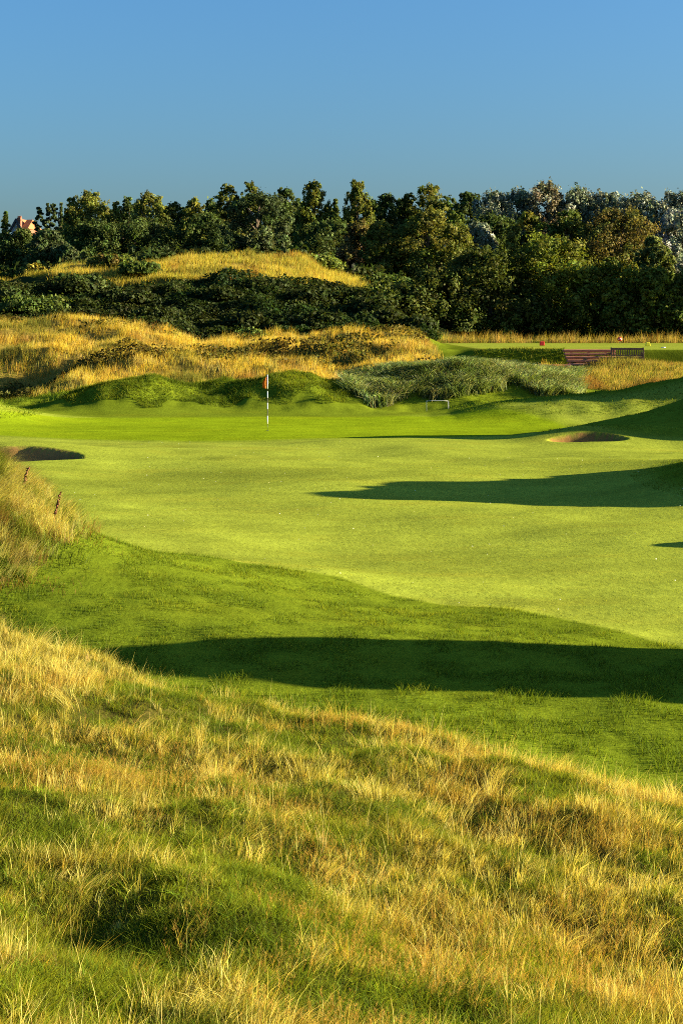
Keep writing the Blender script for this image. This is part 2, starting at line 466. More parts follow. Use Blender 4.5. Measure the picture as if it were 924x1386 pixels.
bl.add(P, tl[ii] * U(.5, 1.15, n), U(.0018, .0038, n), U(0, np.pi, n), twx[ii] + sp * np.cos(a), twy[ii] + sp * np.sin(a),
       jit(tcol[ii] * .5 + GREEND * .4, n, .2), jit(tcol[ii], n, .25, .05), 2, .2)
# fresh green tufts between the straw
nt_ = 30000
TX, TY = near(nt_, 4.0, 15.0)
k = (TY < ridge_R(TX) + .3) & (dryness(TX, TY) < rng.uniform(-.3, .9, nt_)); TX, TY = TX[k], TY[k]; tn = len(TX)
ii = np.repeat(np.arange(tn), 14); n = len(ii); a = U(0, 2 * np.pi, n); r = np.abs(rng.normal(0, .018, n))
X = TX[ii] + r * np.cos(a); Y = TY[ii] + r * np.sin(a); P = np.stack([X, Y, H(X, Y) - .008], 1)
gl = U(.045, .12, tn); gm = rng.random(tn)[:, None]
gc = jit(GREENB * 1.4 * (1 - gm) + LIME * 1.5 * gm, tn, .2)
wx = rng.normal(.15, .3, tn); sp = U(.2, .8, n)
bl.add(P, gl[ii] * U(.5, 1.15, n), U(.002, .004, n), U(0, np.pi, n), wx[ii] + sp * np.cos(a), sp * np.sin(a), jit(GREEND, n), jit(gc[ii], n, .25), 2, .35)
# big bright bunches that stand out, leaning together
nt_ = 900
TX, TY = near(nt_, 4.2, 13.5)
k = (TY < ridge_R(TX)) & (dryness(TX, TY) > rng.uniform(-.3, .5, nt_)); TX, TY = TX[k], TY[k]; tn = len(TX)
twx = rng.normal(.25, .3, tn); twy = rng.normal(0, .2, tn); tl = U(.08, .18, tn) * (1 + .6 * S(7, 11, TY))
ii = np.repeat(np.arange(tn), 40); n = len(ii); a = U(0, 2 * np.pi, n); r = np.abs(rng.normal(0, .05, n))
X = TX[ii] + r * np.cos(a); Y = TY[ii] + r * np.sin(a); P = np.stack([X, Y, H(X, Y) - .01], 1)
sp = U(.0, .4, n)
bl.add(P, tl[ii] * U(.55, 1.1, n), U(.002, .0042, n), U(0, np.pi, n), twx[ii] + sp * np.cos(a), twy[ii] + sp * np.sin(a),
       jit(STRAW * .6, n, .2), jit(STRAW2 * 1.1, n, .2, .04), 3, .25)
# fluffy ochre seed heads: short fine hairs round the tops of thin stems
nh = 42000
HX, HYy = near(nh, 4.0, 14.0)
hd = fbm(HX * 1.3, HYy * 1.1, 71, 3) + .15 * dryness(HX, HYy)
k = (HYy < ridge_R(HX) + .1) & (hd > .2 + .2 * rng.random(nh)); HX, HYy = HX[k], HYy[k]
tn = len(HX)
hl = U(.05, .12, tn); hlx = rng.normal(.12, .22, tn); hly = rng.normal(0, .2, tn)
base = np.stack([HX, HYy, H(HX, HYy)], 1)
bl.add(base, hl, np.full(tn, .0018), U(0, np.pi, tn), hlx, hly, jit(OCHRE * .5, tn), jit(OCHRE * .9, tn), 2, .1)
ii = np.repeat(np.arange(tn), 14); n = len(ii)
tt = U(.35, 1.02, n)
P = base[ii].copy()
P[:, 0] += hlx[ii] * hl[ii] * tt ** 1.6; P[:, 1] += hly[ii] * hl[ii] * tt ** 1.6; P[:, 2] += hl[ii] * (tt - .1 * tt ** 2.5)
a = U(0, 2 * np.pi, n)
bl.add(P, U(.006, .018, n), U(.0008, .0016, n), U(0, np.pi, n), .7 * np.cos(a), .7 * np.sin(a), jit(OCHRE * .9 + .01, n, .25), jit(OCHRE * 1.1 + .03, n, .25), 1, .2, 1.0)
# lone pale stems
X, Y = near(8400, 4.0, 15.5)
k = (Y < ridge_R(X) + .3) & (dryness(X, Y) > rng.uniform(-.5, .5, len(X))); X, Y = X[k], Y[k]
n = len(X); P = np.stack([X, Y, H(X, Y)], 1)
bl.add(P, U(.08, .19, n) * (1 + .5 * S(7, 11, Y)), U(.0015, .0028, n), U(0, np.pi, n), rng.normal(.08, .28, n), rng.normal(0, .25, n), jit(STRAW2 * .8, n), jit(STRAW2 * 1.3, n), 3, .08)
bl.build('dry_rough_grass', 'dry straw and green rough grass covering the near dune in the foreground')

# --- green rough beyond the near dune
bl = Blades()
X, Y = scatter(290000, 10.0, 26.5, -.34, .42)
k = (Y > ridge_R(X) - .4) & (Y < fair_edge(X) + rng.normal(-.05, .05, len(X))); X, Y = X[k], Y[k]
n = len(X); P = np.stack([X, Y, H(X, Y) - .005], 1)
pt = fbm(X * 1.1, Y * 1.5, 81, 3)
yl = S(.05, .6, pt + rng.normal(0, .25, n))[:, None]
c1 = jit(GREENB * 1.15, n, .3) * (1 - yl) + jit(LIME * 1.35, n, .3) * yl
bl.add(P, U(.02, .055, n) * (.4 + 1.3 * S(-.3, .45, fbm(X * 2.6, Y * 2.6, 83, 2))) * (1 + .7 * S(19, 13, Y)), U(.005, .010, n), U(0, np.pi, n), rng.normal(.1, .5, n), rng.normal(0, .5, n), jit(GREENB * .55, n), c1, 1, .1)
bl.build('green_rough_grass', 'short green rough grass between the near dune and the fairway')

# --- fairway turf, short blades in the nearer part
bl = Blades()
X, Y = scatter(130000, 18.0, 46.0, -.27, .29)
k = (Y > fair_edge(X)); X, Y = X[k], Y[k]
n = len(X); P = np.stack([X, Y, H(X, Y) - .004], 1)
bl.add(P, U(.010, .024, n), U(.008, .018, n), U(0, np.pi, n), rng.normal(.1, .7, n), rng.normal(0, .7, n), jit(C_FAIR, n, .12), jit(C_FAIR * 1.12, n, .15), 1, .1)
bl.build('fairway_grass', 'closely mown pale green fairway grass')

# --- marram on the left mound
bl = Blades()
MX = -5.9 + rng.normal(0, 1.15, 2600); MY = 23.2 + rng.normal(0, 1.0, 2600)
k = (MX < -4.3 + .15 * rng.normal(0, 1, 2600)) & (MX > -9) & (H(MX, MY) > .5); MX, MY = MX[k], MY[k]
ii = np.repeat(np.arange(len(MX)), 34); n = len(ii)
a = U(0, 2 * np.pi, n)
X = MX[ii] + rng.normal(0, .05, n); Y = MY[ii] + rng.normal(0, .05, n)
P = np.stack([X, Y, H(X, Y) - .01], 1)
mp_ = fbm(MX * 1.6, MY * 1.6, 77, 2)
mc = np.where((mp_ > -.1)[:, None], np.array((.60, .54, .15)), np.array((.20, .24, .03)))
mc = np.where(((mp_ < -.5) | ((rng.random(len(MX)) < .2) & (H(MX, MY) < .75)))[:, None], np.array((.30, .19, .05)), jit(mc, len(MX), .2))
tl = U(.3, .66, len(MX))
cw = .45 + .35 * vn(MX * 1.5, MY * 1.5, 78)
bl.add(P, tl[ii] * U(.6, 1.15, n), U(.003, .006, n), U(0, np.pi, n), cw[ii] + .35 * np.cos(a), .35 * np.sin(a) - .15, jit(mc[ii] * .4, n), jit(mc[ii], n, .25), 3, .45, 1.5)
# greener low growth at its foot
X = -5.4 + rng.normal(0, 1.2, 16000); Y = 21.9 + rng.normal(0, .9, 16000)
k = (X < -4.05 + .3 * rng.normal(0, 1, 16000) + .3 * vn(Y * 1.5, X * 0, 82)) & (X > -9); X, Y = X[k], Y[k]; n = len(X)
P = np.stack([X, Y, H(X, Y) - .01], 1)
gb = (fbm(X * 1.8, Y * 1.8, 79, 2) > .15)[:, None]
bl.add(P, U(.06, .26, n) * (.4 + .9 * S(-.3, .4, fbm(X * 2, Y * 2, 80, 2))), U(.006, .012, n), U(0, np.pi, n), rng.normal(.2, .5, n), rng.normal(0, .5, n), jit(GREEND * .7, n), np.where(gb, jit(np.array((.30, .17, .04)), n, .3), jit(GREENB, n, .35)), 2, .2)
bl.build('marram_grass', 'tussocky pale marram grass on the mound at the left edge, leaning right')

# --- turf on the mounds behind the green and the right hand ridges
bl = Blades()
def mound_turf(n, y0, y1, p0, p1, cond, L0, L1, ca, cb, W=(.02, .035)):
    Y = U(y0, y1, n); X = (U(p0, p1, n) - CX) / F * Y
    k = cond(X, Y); X, Y = X[k], Y[k]; m = len(X)
    P = np.stack([X, Y, H(X, Y) - .02], 1)
    b = S(-.3, .5, fbm(X * .7, Y * .7, 91, 3))[:, None]
    bl.add(P, U(L0, L1, m) * (.6 + .6 * (fbm(X * 1.1, Y * 1.1, 93, 2) + .5)), U(*W, m), U(0, np.pi, m), rng.normal(0, .5, m), rng.normal(-.1, .5, m), jit(ca, m), jit(np.array(ca), m, .2) * (1 - b) + jit(np.array(cb), m, .25) * b, 2, .2)
hs = lambda X, Y: (G(X, Y, -10.0, 72, 2.3, 1.9, 1.4, 2.2) + G(X, Y, -2.4, 72.8, 2.1, 1.9, 1.4, 2.2) + G(X, Y, -5.6, 73.4, 1.4, 1.6, .75)) > .42 + .3 * vn(X * 1.1, Y * 1.1, 30)
mound_turf(52000, 66, 77, 60, 500, hs, .10, .30, GREENB * .6, LIME * .9, (.018, .034))
mound_turf(9000, 72, 79, -60, 620, lambda X, Y: Y < 78, .12, .3, GREENB * .8, LIME * .8)
mound_turf(9000, 79.5, 82.6, 640, 765, lambda X, Y: (X > 6.5), .10, .28, GREENB, (.2, .16, .03))
mound_turf(5000, 77, 88, -60, 80, lambda X, Y: X < gx(72, 84), .15, .45, GREENB, (.2, .15, .03))
mound_turf(14000, 63, 72, 600, 1000, lambda X, Y: (H(X, Y) > .35), .05, .13, GREENB * .8, GREENB)
mound_turf(14000, 51.6, 62, 680, 1000, lambda X, Y: (H(X, Y) > .3) & (Y > 53.2), .03, .08, GREENB * .9, LIME * .8)
mound_turf(6000, 60, 70, -60, 60, lambda X, Y: H(X, Y) > .3, .06, .16, GREENB, LIME)
mound_turf(14000, 33, 43, 780, 1010, lambda X, Y: G(X, Y, 17.0, 37.4, 4.0, 3.9, 4.25) > .25, .04, .10, GREENB, LIME * .8, (.01, .02))
bl.build('mound_grass', 'thick green rough grass on the mounds behind the putting green')

# --- golden dune grass
bl = Blades()
def dune_grass(nt, y0, y1, p0, p1, cond, L0, L1, cols, nb=14, W=(.012, .026), spread=.16, lean=.1):
    TY = U(y0, y1, nt); TX = (U(p0, p1, nt) - CX) / F * TY
    k = cond(TX, TY); TX, TY = TX[k], TY[k]; tn = len(TX)
    pick = rng.integers(0, len(cols), tn)
    patch = fbm(TX * .25, TY * .25, 101, 3)
    c = jit(np.array(cols)[pick], tn, .14, .05)
    g = S(.10, .5, patch + rng.normal(0, .12, tn))[:, None]
    c = c * (1 - g) + np.array((.17, .17, .03)) * g
    br = S(.2, .6, fbm(TX * .4 + 9, TY * .4, 108, 3))[:, None]
    c = c * (1 - .7 * br) + np.array((.24, .10, .03)) * .7 * br
    tl = U(L0, L1, tn) * (.75 + .5 * (fbm(TX * .6, TY * .6, 103, 2) + .5))
    ii = np.repeat(np.arange(tn), nb); n = len(ii)
    a = U(0, 2 * np.pi, n); sp = U(.05, .5, n)
    X = TX[ii] + rng.normal(0, spread, n); Y = TY[ii] + rng.normal(0, spread, n)
    P = np.stack([X, Y, H(X, Y) - .03], 1)
    bl.add(P, tl[ii] * U(.5, 1.1, n), U(*W, n), U(0, np.pi, n), lean + sp * np.cos(a), sp * np.sin(a), jit(c[ii] * .7, n, .15), jit(c[ii], n, .2), 2, .15)
GOLD = [(.56, .42, .05), (.58, .44, .06), (.48, .32, .04), (.60, .48, .13)]
nt_tee = lambda X, Y: tee_mask(X, Y) < .01
hollow = lambda X, Y: ~((Y < 87) & (X < gx(72, 84)))
dune_grass(5600, 78, 100, -60, 600, lambda X, Y: nt_tee(X, Y) & hollow(X, Y), .35, .75, GOLD)
dune_grass(1500, 88, 104, -60, 330, lambda X, Y: nt_tee(X, Y), .4, .8, GOLD)
dune_grass(2200, 74.5, 81.2, 770, 1000, lambda X, Y: (H(X, Y) > .9), .3, .6, [(.34, .28, .05), (.42, .30, .07), (.24, .24, .04)])
dune_grass(700, 77, 81.5, 560, 770, lambda X, Y: Y > 78, .3, .6, GOLD)
dune_grass(460, 117.6, 120.2, 575, 1010, lambda X, Y: X > 3, .5, 1.15, [(.36, .27, .05), (.26, .22, .04), (.45, .32, .09)], 12)
dune_grass(3600, 128, 148, 70, 500, lambda X, Y: fbm(X * .12, Y * .2, 107, 2) > -.35, .5, 1.0, [(.42, .34, .04), (.40, .36, .06), (.46, .36, .06)], 12, (.025, .05), .3)
dune_grass(260, 140, 146, -30, 100, lambda X, Y: Y > 0, .5, .9, [(.42, .34, .04)], 12, (.025, .05), .3)
bl.build('golden_dune_grass', 'tall golden dry grass covering the dunes behind the putting green')

# --- reed-like blue green marram on the bank right of the flag
bl = Blades()
nt_ = 1750
TY = U(70.6, 78.5, nt_); TX = (U(468, 785, nt_) - CX) / F * TY
k = (TY > 71.6 + .8 * vn(TX * .6, TX * 0, 15) + 1.2 * S(7, 9, TX)) & (H(TX, TY) > .22) & (fbm(TX * .5, TY * .5, 16, 2) > -.48); TX, TY = TX[k], TY[k]
tn = len(TX)
ii = np.repeat(np.arange(tn), 30); n = len(ii)
a = U(0, 2 * np.pi, n)
X = TX[ii] + rng.normal(0, .15, n); Y = TY[ii] + rng.normal(0, .15, n)
P = np.stack([X, Y, H(X, Y) - .02], 1)
mc = jit(np.where((rng.random(tn) < .4)[:, None], np.array((.36, .42, .20)), np.array((.16, .21, .05))), tn, .25)
wx = rng.normal(.1, .35, tn)
bl.add(P, U(.7, 1.25, n), U(.02, .036, n), U(0, np.pi, n), wx[ii] + .55 * np.cos(a), .55 * np.sin(a) - .15, jit(mc[ii] * .5, n), jit(mc[ii] * 1.1, n, .25), 4, .5, 1.5, .6)
bl.build('reed_bank_grass', 'arching blue-green reedy grass on the bank right of the flag')

# --- scrub on the bank, its shade put into the colour, and undergrowth (leaf sized faces)
def leaf_quads(C, Nrm, size, col, aspect=1.6):
    n = len(C)
    Nrm = Nrm / np.maximum(np.linalg.norm(Nrm, axis=1, keepdims=True), 1e-6)
    rv = rng.normal(0, 1, (n, 3))
    A = np.cross(Nrm, rv); A /= np.maximum(np.linalg.norm(A, axis=1, keepdims=True), 1e-6)
    B = np.cross(Nrm, A)
    s = np.broadcast_to(size, (n,))[:, None] * .5
    j = lambda: U(.6, 1.15, n)[:, None]
    p0 = C - A * s * aspect * j(); p1 = C - B * s * j() + Nrm * s * .25; p2 = C + A * s * aspect * j(); p3 = C + B * s * j() + Nrm * s * .25
    V = np.stack([p0, p1, p2, p3], 1).reshape(-1, 3)
    Qd = np.arange(4 * n).reshape(n, 4)
    return V, Qd, np.repeat(col, 4, 0)

def scrub(name, label, n, y0, y1, p0, p1, cond, h, size, col):
    Y = U(y0, y1, n); X = (U(p0, p1, n) - CX) / F * Y
    k = cond(X, Y); X, Y = X[k], Y[k]; n = len(X)
    top = h * (.55 + .75 * fbm(X * .5, Y * .5, 121, 3)) 
    z = H(X, Y) + np.maximum(top, .1) * U(.3, 1.0, n) ** .6
    e = .4
    sl = np.stack([-(fbm((X + e) * .5, Y * .5, 121, 3) - fbm((X - e) * .5, Y * .5, 121, 3)) * h, -(fbm(X * .5, (Y + e) * .5, 121, 3) - fbm(X * .5, (Y - e) * .5, 121, 3)) * h, np.full(n, .7)], 1)
    col = np.array(col)[None] * (1 + .6 * fbm(X * .22, Y * .22, 123, 3))[:, None] * (1 + np.array([[.35, .05, 0]]) * vn(X * .3, Y * .3, 124)[:, None])
    V, Qd, Cc = leaf_quads(np.stack([X, Y, z], 1), sl + rng.normal(0, .6, (n, 3)), U(size * .6, size * 1.2, n), jit(col, n, .25, .1))
    return tagged(mesh_np(name, V, Qd, M_LEAF, Cc), label, 'scrub', kind='stuff')
scrub('bank_scrub', 'green scrub, coloured dark for shade, covering the bank below the tree belt', 120000, 105, 136, -80, 590,
      lambda X, Y: (Y < 128 + 3 * fbm(X * .2, X * 0, 131, 2)) & (Y > 106 + 2 * vn(X * .3, X * 0, 132)), 1.3, .2, (.026, .038, .008))  # leaf colour darkened to stand for the hedge's shadow on the bank
scrub('dune_scrub', 'low russet and dark green scrub in the hollows of the golden dunes', 60000, 79, 103, -60, 600,
      lambda X, Y: (tee_mask(X, Y) < .01) & (fbm(X * .16, Y * .42, 141, 3) > .17), .75, .15, (.085, .075, .014))
scrub('woodland_undergrowth', 'dark undergrowth filling the floor of the tree belt', 40000, 146, 200, -80, 1010,
      lambda X, Y: Y > 148, 2.6, .5, (.035, .05, .012))

# ------------------------------------------------------------------ trees and bushes
def envelope(kind, t):
    if kind == 'broad':   return np.clip(1 - np.abs(2 * t - .85) ** 3 * .7, .25, 1) ** .7
    if kind == 'poplar':  return np.clip(np.minimum((t + .08) * 2.8, 1) * np.clip((1.06 - t) * 2.3, 0, 1) ** .6, .1, 1)
    if kind == 'spruce':  return np.clip((1.0 - t) ** .85, .04, 1)
    if kind == 'pine':    return np.sqrt(np.clip(1 - (1.7 * t - .85) ** 2, .05, 1))
    if kind == 'silver':  return np.clip(1 - np.abs(2 * t - .85) ** 3 * .62, .3, 1) ** .7
    return np.sqrt(np.clip(1 - t ** 2.2, .02, 1))         # bush: dome on the ground

def make_crown(kind, h, w, nleaf, size, cols, low=.12, clump=.24):
    """leaf cloud: lobes on an envelope, twig clumps on the lobes, leaves on the clumps"""
    r0 = w / 2
    nl = {'broad': 60, 'poplar': 60, 'spruce': 80, 'pine': 34, 'silver': 64, 'bush': 60}[kind]
    vs = {'pine': .6, 'spruce': .4, 'poplar': 1.7, 'silver': 1.1}.get(kind, .9)
    t = (np.arange(nl) + rng.random(nl)) / nl
    if kind == 'spruce': t = t ** 1.25
    a = np.arange(nl) * 2.4 + rng.normal(0, .5, nl)
    e = envelope(kind, t)
    lob = 1 + .14 * np.sin(a * 2 + rng.random() * 6) + rng.normal(0, .09, nl)
    rl = (.30 if kind in ('broad', 'bush', 'silver', 'pine') else .30 if kind == 'poplar' else .2) * r0 * U(.75, 1.2, nl) * (.55 + .45 * e)
    rr = np.maximum(e * lob * r0 - rl * .8, 0) * np.where(rng.random(nl) < .8, 1, U(.2, .7, nl))
    zc = (low + t * (1 - low)) * h
    zc = np.minimum(zc, h - rl * vs * .9)
    LC = np.stack([rr * np.cos(a), rr * np.sin(a), zc], 1)
    # twig clumps
    nt2 = nl * 12
    li = rng.choice(nl, nt2, p=rl ** 2 / (rl ** 2).sum())
    dv = rng.normal(0, 1, (nt2, 3)); dv[:, 2] += .25; dv /= np.linalg.norm(dv, axis=1, keepdims=True)
    off = dv * (rl[li] * U(.55, 1.12, nt2))[:, None]; off[:, 2] *= vs
    TC = LC[li] + off; TD = dv
    rt = rl[li] * U(.24, .5, nt2)
    # leaves
    ti = rng.integers(0, nt2, nleaf)
    dl = rng.normal(0, 1, (nleaf, 3)); dl /= np.linalg.norm(dl, axis=1, keepdims=True)
    off = dl * (rt[ti] * rng.random(nleaf) ** .4)[:, None] * np.where(rng.random(nleaf) < (.95 if kind == 'silver' else .86), 1, 1.8)[:, None]
    if kind in ('silver', 'poplar'): off[:, 2] *= 1.7
    P = TC[ti] + off
    if kind == 'spruce':
        P[:, 2] -= .3 * np.hypot(P[:, 0], P[:, 1])
    nrm = TD[ti] * .7 + dl * .5 + rng.normal(0, .55, (nleaf, 3))
    if kind == 'silver': nrm[:, 2] *= .5
    cl = np.array(cols)
    lc = jit(cl[rng.integers(0, len(cl), nl)], nl, .10, .04)
    tc = jit(lc[li], nt2, .14, .05)
    c = jit(tc[ti], nleaf, .2, .06)
    if kind == 'silver':
        wv = (rng.random(nt2) < .22)[ti][:, None] & (rng.random(nleaf) < .35)[:, None]
        c = np.where(wv, jit(np.array((.25, .28, .21)), nleaf, .2, .03), c)
    P[:, 2] = np.maximum(P[:, 2], .12)
    return leaf_quads(P, nrm, U(size * .6, size * 1.25, nleaf), c, 1.9 if kind in ('silver', 'spruce') else 1.35), LC

def make_trunk(h, w, centres, kind, r):
    bm = bmesh.new()
    top = h * (.9 if kind in ('spruce', 'poplar') else .72)
    lean = random.uniform(-.03, .03)
    pts = [Vector((lean * z + .04 * h * .1 * math.sin(z), .02 * math.sin(z * 1.3), z)) for z in np.linspace(-.5, top, 7)]
    add_tube(bm, pts, [r * (1 - .13 * i) for i in range(7)], 7)
    n = min(9, len(centres))
    for c in random.sample(list(centres), n):
        z0 = max(h * .12, min(c[2] * .72, top * .92))
        a = Vector((lean * z0, 0, z0)); b = Vector((c[0], c[1], max(c[2], z0 + .15)))
        mid = (a + b) / 2 + Vector((0, 0, .12 * (b - a).length))
        add_tube(bm, [a, mid, b], [r * .4, r * .24, r * .08], 5)
    return bm

def plant(name, label, cat, group, kind, px, top, Y, wpx, cols, nleaf=5200, size=.22, low=.12, mat=None, clump=.24, part='crown', stem='trunk', ground_z=None):
    X = gx(px, Y); z0 = hz(X, Y) if ground_z is None else ground_z
    ztop = CZ - (top - HY) / F * Y
    h = max(ztop - z0, 1.0); w = wpx / F * Y
    o = empty(name, (X, Y, z0), 0.0)
    tagged(o, label, cat, group)
    (V, Qd, Cc), cen = make_crown(kind, h, w, nleaf, size, cols, low, clump)
    mesh_np(part, V, Qd, mat or M_LEAF, Cc, o)
    bm_obj(stem, make_trunk(h, w, cen, kind, max(.06, .016 * h + .02 * w)), M_BARK, o, True)
    return o

OLIVE = [(.105, .12, .02), (.09, .11, .018), (.12, .125, .024)]
GOLDG = [(.16, .17, .03), (.13, .145, .026), (.11, .12, .026)]
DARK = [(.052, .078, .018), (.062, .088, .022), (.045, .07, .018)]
GREEN = [(.07, .10, .02), (.06, .09, .018), (.085, .11, .02)]
PINE = [(.06, .085, .03), (.075, .10, .04), (.05, .075, .025)]
RED = [(.13, .08, .028), (.10, .085, .025), (.11, .09, .028)]
SILV = [(.12, .14, .08), (.10, .12, .06), (.14, .15, .09)]
YELL = [(.22, .19, .03), (.17, .16, .03)]
TB = 'trees of the belt behind the dunes'

trees = [
 # name, label, kind, px, top, Y, wpx, cols, extra
 ('spruce_tree', 'pointed dark spruce at the left edge, left of the house gable', 'spruce', 8, 286, 188, 40, GREEN, {}),
 ('spruce_tree', 'spruce cut by the left edge of the picture, beside the pointed spruce', 'spruce', -14, 296, 186, 44, GREEN, {}),
 ('broadleaf_tree', 'dark rounded tree standing directly below the house gable and chimney', 'broad', 28, 311, 182, 52, DARK, {}),
 ('pine_tree', 'small open pine just right of the house roof', 'pine', 54, 281, 196, 17, PINE, dict(low=.5, nleaf=2200)),
 ('pine_tree', 'open dark pine with a rounded head, second right of the house', 'pine', 70, 275, 196, 20, PINE, dict(low=.5, nleaf=2400)),
 ('spruce_tree', 'narrow dark conifer against the golden tree, third right of the house', 'spruce', 83, 274, 196, 16, PINE, dict(nleaf=2400)),
 ('broadleaf_tree', 'grey-green sunlit tree standing in front of the belt below the house', 'broad', 64, 312, 158, 52, PINE, dict(low=.05)),
 ('broadleaf_tree', 'lower grey-green tree at the right foot of the one below the house', 'broad', 90, 332, 156, 30, PINE, dict(low=.05)),
 ('broadleaf_tree', 'broad golden-green tree with a high sunlit head, largest left of the narrow gold one', 'broad', 120, 259, 190, 58, GOLDG, dict(nleaf=6500)),
 ('broadleaf_tree', 'golden-green tree hugging the left side of the broad golden one', 'broad', 98, 268, 191, 26, GOLDG, {}),
 ('poplar_tree', 'narrow gold-leaved tree standing alone in the skyline gap', 'poplar', 158, 274, 188, 22, GOLDG, {}),
 ('broadleaf_tree', 'dark slim tree with a forked tip behind the golden skyline crowns', 'broad', 172, 267, 194, 24, DARK, {}),
 ('broadleaf_tree', 'broad skyline tree with a golden flat top, right of the narrow gold tree', 'broad', 202, 262, 188, 56, GOLDG, dict(nleaf=6200)),
 ('broadleaf_tree', 'dark rounded skyline tree between two golden flat-topped trees', 'broad', 236, 274, 190, 34, DARK, {}),
 ('broadleaf_tree', 'golden-topped tree left of the tall olive pair', 'broad', 264, 268, 186, 40, GOLDG, {}),
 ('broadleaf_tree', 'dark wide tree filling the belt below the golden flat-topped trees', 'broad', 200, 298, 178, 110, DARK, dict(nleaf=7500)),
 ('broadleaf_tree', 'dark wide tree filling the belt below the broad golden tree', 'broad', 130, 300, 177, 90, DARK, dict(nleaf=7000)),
 ('broadleaf_tree', 'tall olive tree with an open top, left one of the olive pair', 'broad', 308, 250, 190, 40, OLIVE, dict(nleaf=6000)),
 ('broadleaf_tree', 'tall olive tree with an open top, right one of the olive pair', 'broad', 340, 248, 190, 40, OLIVE, dict(nleaf=6000)),
 ('pine_tree', 'big grey-green Scots pine standing forward in the middle of the belt', 'pine', 348, 266, 160, 96, PINE, dict(nleaf=8000, low=.12, clump=.28)),
 ('broadleaf_tree', 'dark domed tree filling the belt left of the big pine', 'broad', 282, 290, 178, 70, DARK, dict(nleaf=6500)),
 ('broadleaf_tree', 'dark tree pressed against the left side of the left poplar', 'broad', 388, 254, 190, 44, DARK, dict(nleaf=6000)),
 ('poplar_tree', 'tall square-topped poplar, left of the two poplars', 'poplar', 424, 245, 184, 40, OLIVE, dict(nleaf=6500)),
 ('spruce_tree', 'green conifer between the two poplars', 'spruce', 454, 270, 180, 40, GREEN, {}),
 ('poplar_tree', 'tall slim poplar with a rounded tip, right of the two poplars', 'poplar', 484, 245, 184, 38, OLIVE, dict(nleaf=6500)),
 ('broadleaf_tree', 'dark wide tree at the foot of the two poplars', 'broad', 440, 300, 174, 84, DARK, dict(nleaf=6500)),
 ('broadleaf_tree', 'reddish-brown autumn tree below the right poplar', 'broad', 488, 300, 164, 46, RED, dict(nleaf=5000)),
 ('broadleaf_tree', 'low russet bushy tree just above the dune crest', 'broad', 470, 335, 156, 40, RED, dict(nleaf=3500, low=.05)),
 ('broadleaf_tree', 'dark rounded skyline tree right of the slim poplar', 'broad', 524, 263, 190, 48, DARK, dict(nleaf=6000)),
 ('oak_tree', 'olive oak with a sunlit right side, below the dark skyline tree', 'broad', 516, 302, 158, 54, OLIVE, dict(nleaf=6000, low=.05)),
 ('broadleaf_tree', 'tall olive skyline tree with a stepped top, left of the silver scrub', 'broad', 580, 251, 190, 58, OLIVE, dict(nleaf=6500)),
 ('broadleaf_tree', 'smaller olive tree on the left shoulder of the stepped skyline tree', 'broad', 552, 262, 191, 32, OLIVE, {}),
 ('oak_tree', 'wide olive oak standing forward above the dark shrubs', 'broad', 578, 286, 158, 86, OLIVE, dict(nleaf=8000, low=.05)),
 ('broadleaf_tree', 'bright green tree at the right shoulder of the wide oak', 'broad', 617, 288, 160, 32, [(.10, .15, .025), (.12, .16, .03)], dict(low=.05)),
 ('broadleaf_tree', 'dark skyline tree where the silver-leaved trees begin', 'broad', 634, 258, 188, 50, DARK, dict(nleaf=6000)),
 ('silver_poplar_tree', 'first silver-leaved tree on the skyline from the left', 'silver', 668, 262, 180, 56, SILV, {}),
 ('silver_poplar_tree', 'second silver-leaved skyline tree from the left, with a dark left half', 'silver', 702, 258, 182, 54, SILV, {}),
 ('silver_poplar_tree', 'russet-tinged tree at the highest point of the silver skyline', 'silver', 738, 250, 180, 62, [(.13, .10, .045), (.11, .12, .06)], dict(nleaf=6500)),
 ('silver_poplar_tree', 'silver-leaved skyline tree just right of the russet-tinged one', 'silver', 782, 256, 182, 60, SILV, {}),
 ('silver_poplar_tree', 'silver-leaved skyline tree above the brown-olive oak', 'silver', 824, 262, 180, 58, SILV, {}),
 ('silver_poplar_tree', 'silver-leaved skyline tree second in from the right edge', 'silver', 868, 264, 180, 60, SILV, {}),
 ('silver_poplar_tree', 'silver-leaved skyline tree cut by the right edge', 'silver', 916, 262, 180, 60, SILV, {}),
 ('silver_poplar_tree', 'low whitish tree in the gap right of the wide oak', 'silver', 646, 304, 164, 40, SILV, dict(low=.05)),
 ('silver_poplar_tree', 'bright whitish tree low at the right edge', 'silver', 914, 285, 164, 46, [(.17, .19, .13), (.22, .24, .19)], dict(low=.05)),
 ('broadleaf_tree', 'yellow-green small tree between the whitish one and the brown-olive oak', 'broad', 716, 288, 162, 48, YELL + OLIVE, dict(low=.05)),
 ('oak_tree', 'brown-olive oak spreading above the right end of the tall hedge', 'broad', 838, 285, 160, 104, [(.12, .105, .028), (.10, .10, .025), (.11, .10, .028)], dict(nleaf=8000, low=.05)),
 ('broadleaf_tree', 'dark green tree behind the top of the tallest hedge shrub', 'broad', 770, 286, 162, 64, GREEN, dict(nleaf=6000, low=.05)),
 ('broadleaf_tree', 'pale green low tree at the right edge above the hedge', 'broad', 884, 322, 150, 44, [(.12, .14, .035), (.10, .13, .03)], dict(low=.05)),
 ('broadleaf_tree', 'dark tree filling the belt between wide oak and silver scrub', 'broad', 664, 292, 172, 70, DARK, dict(nleaf=6000)),
]
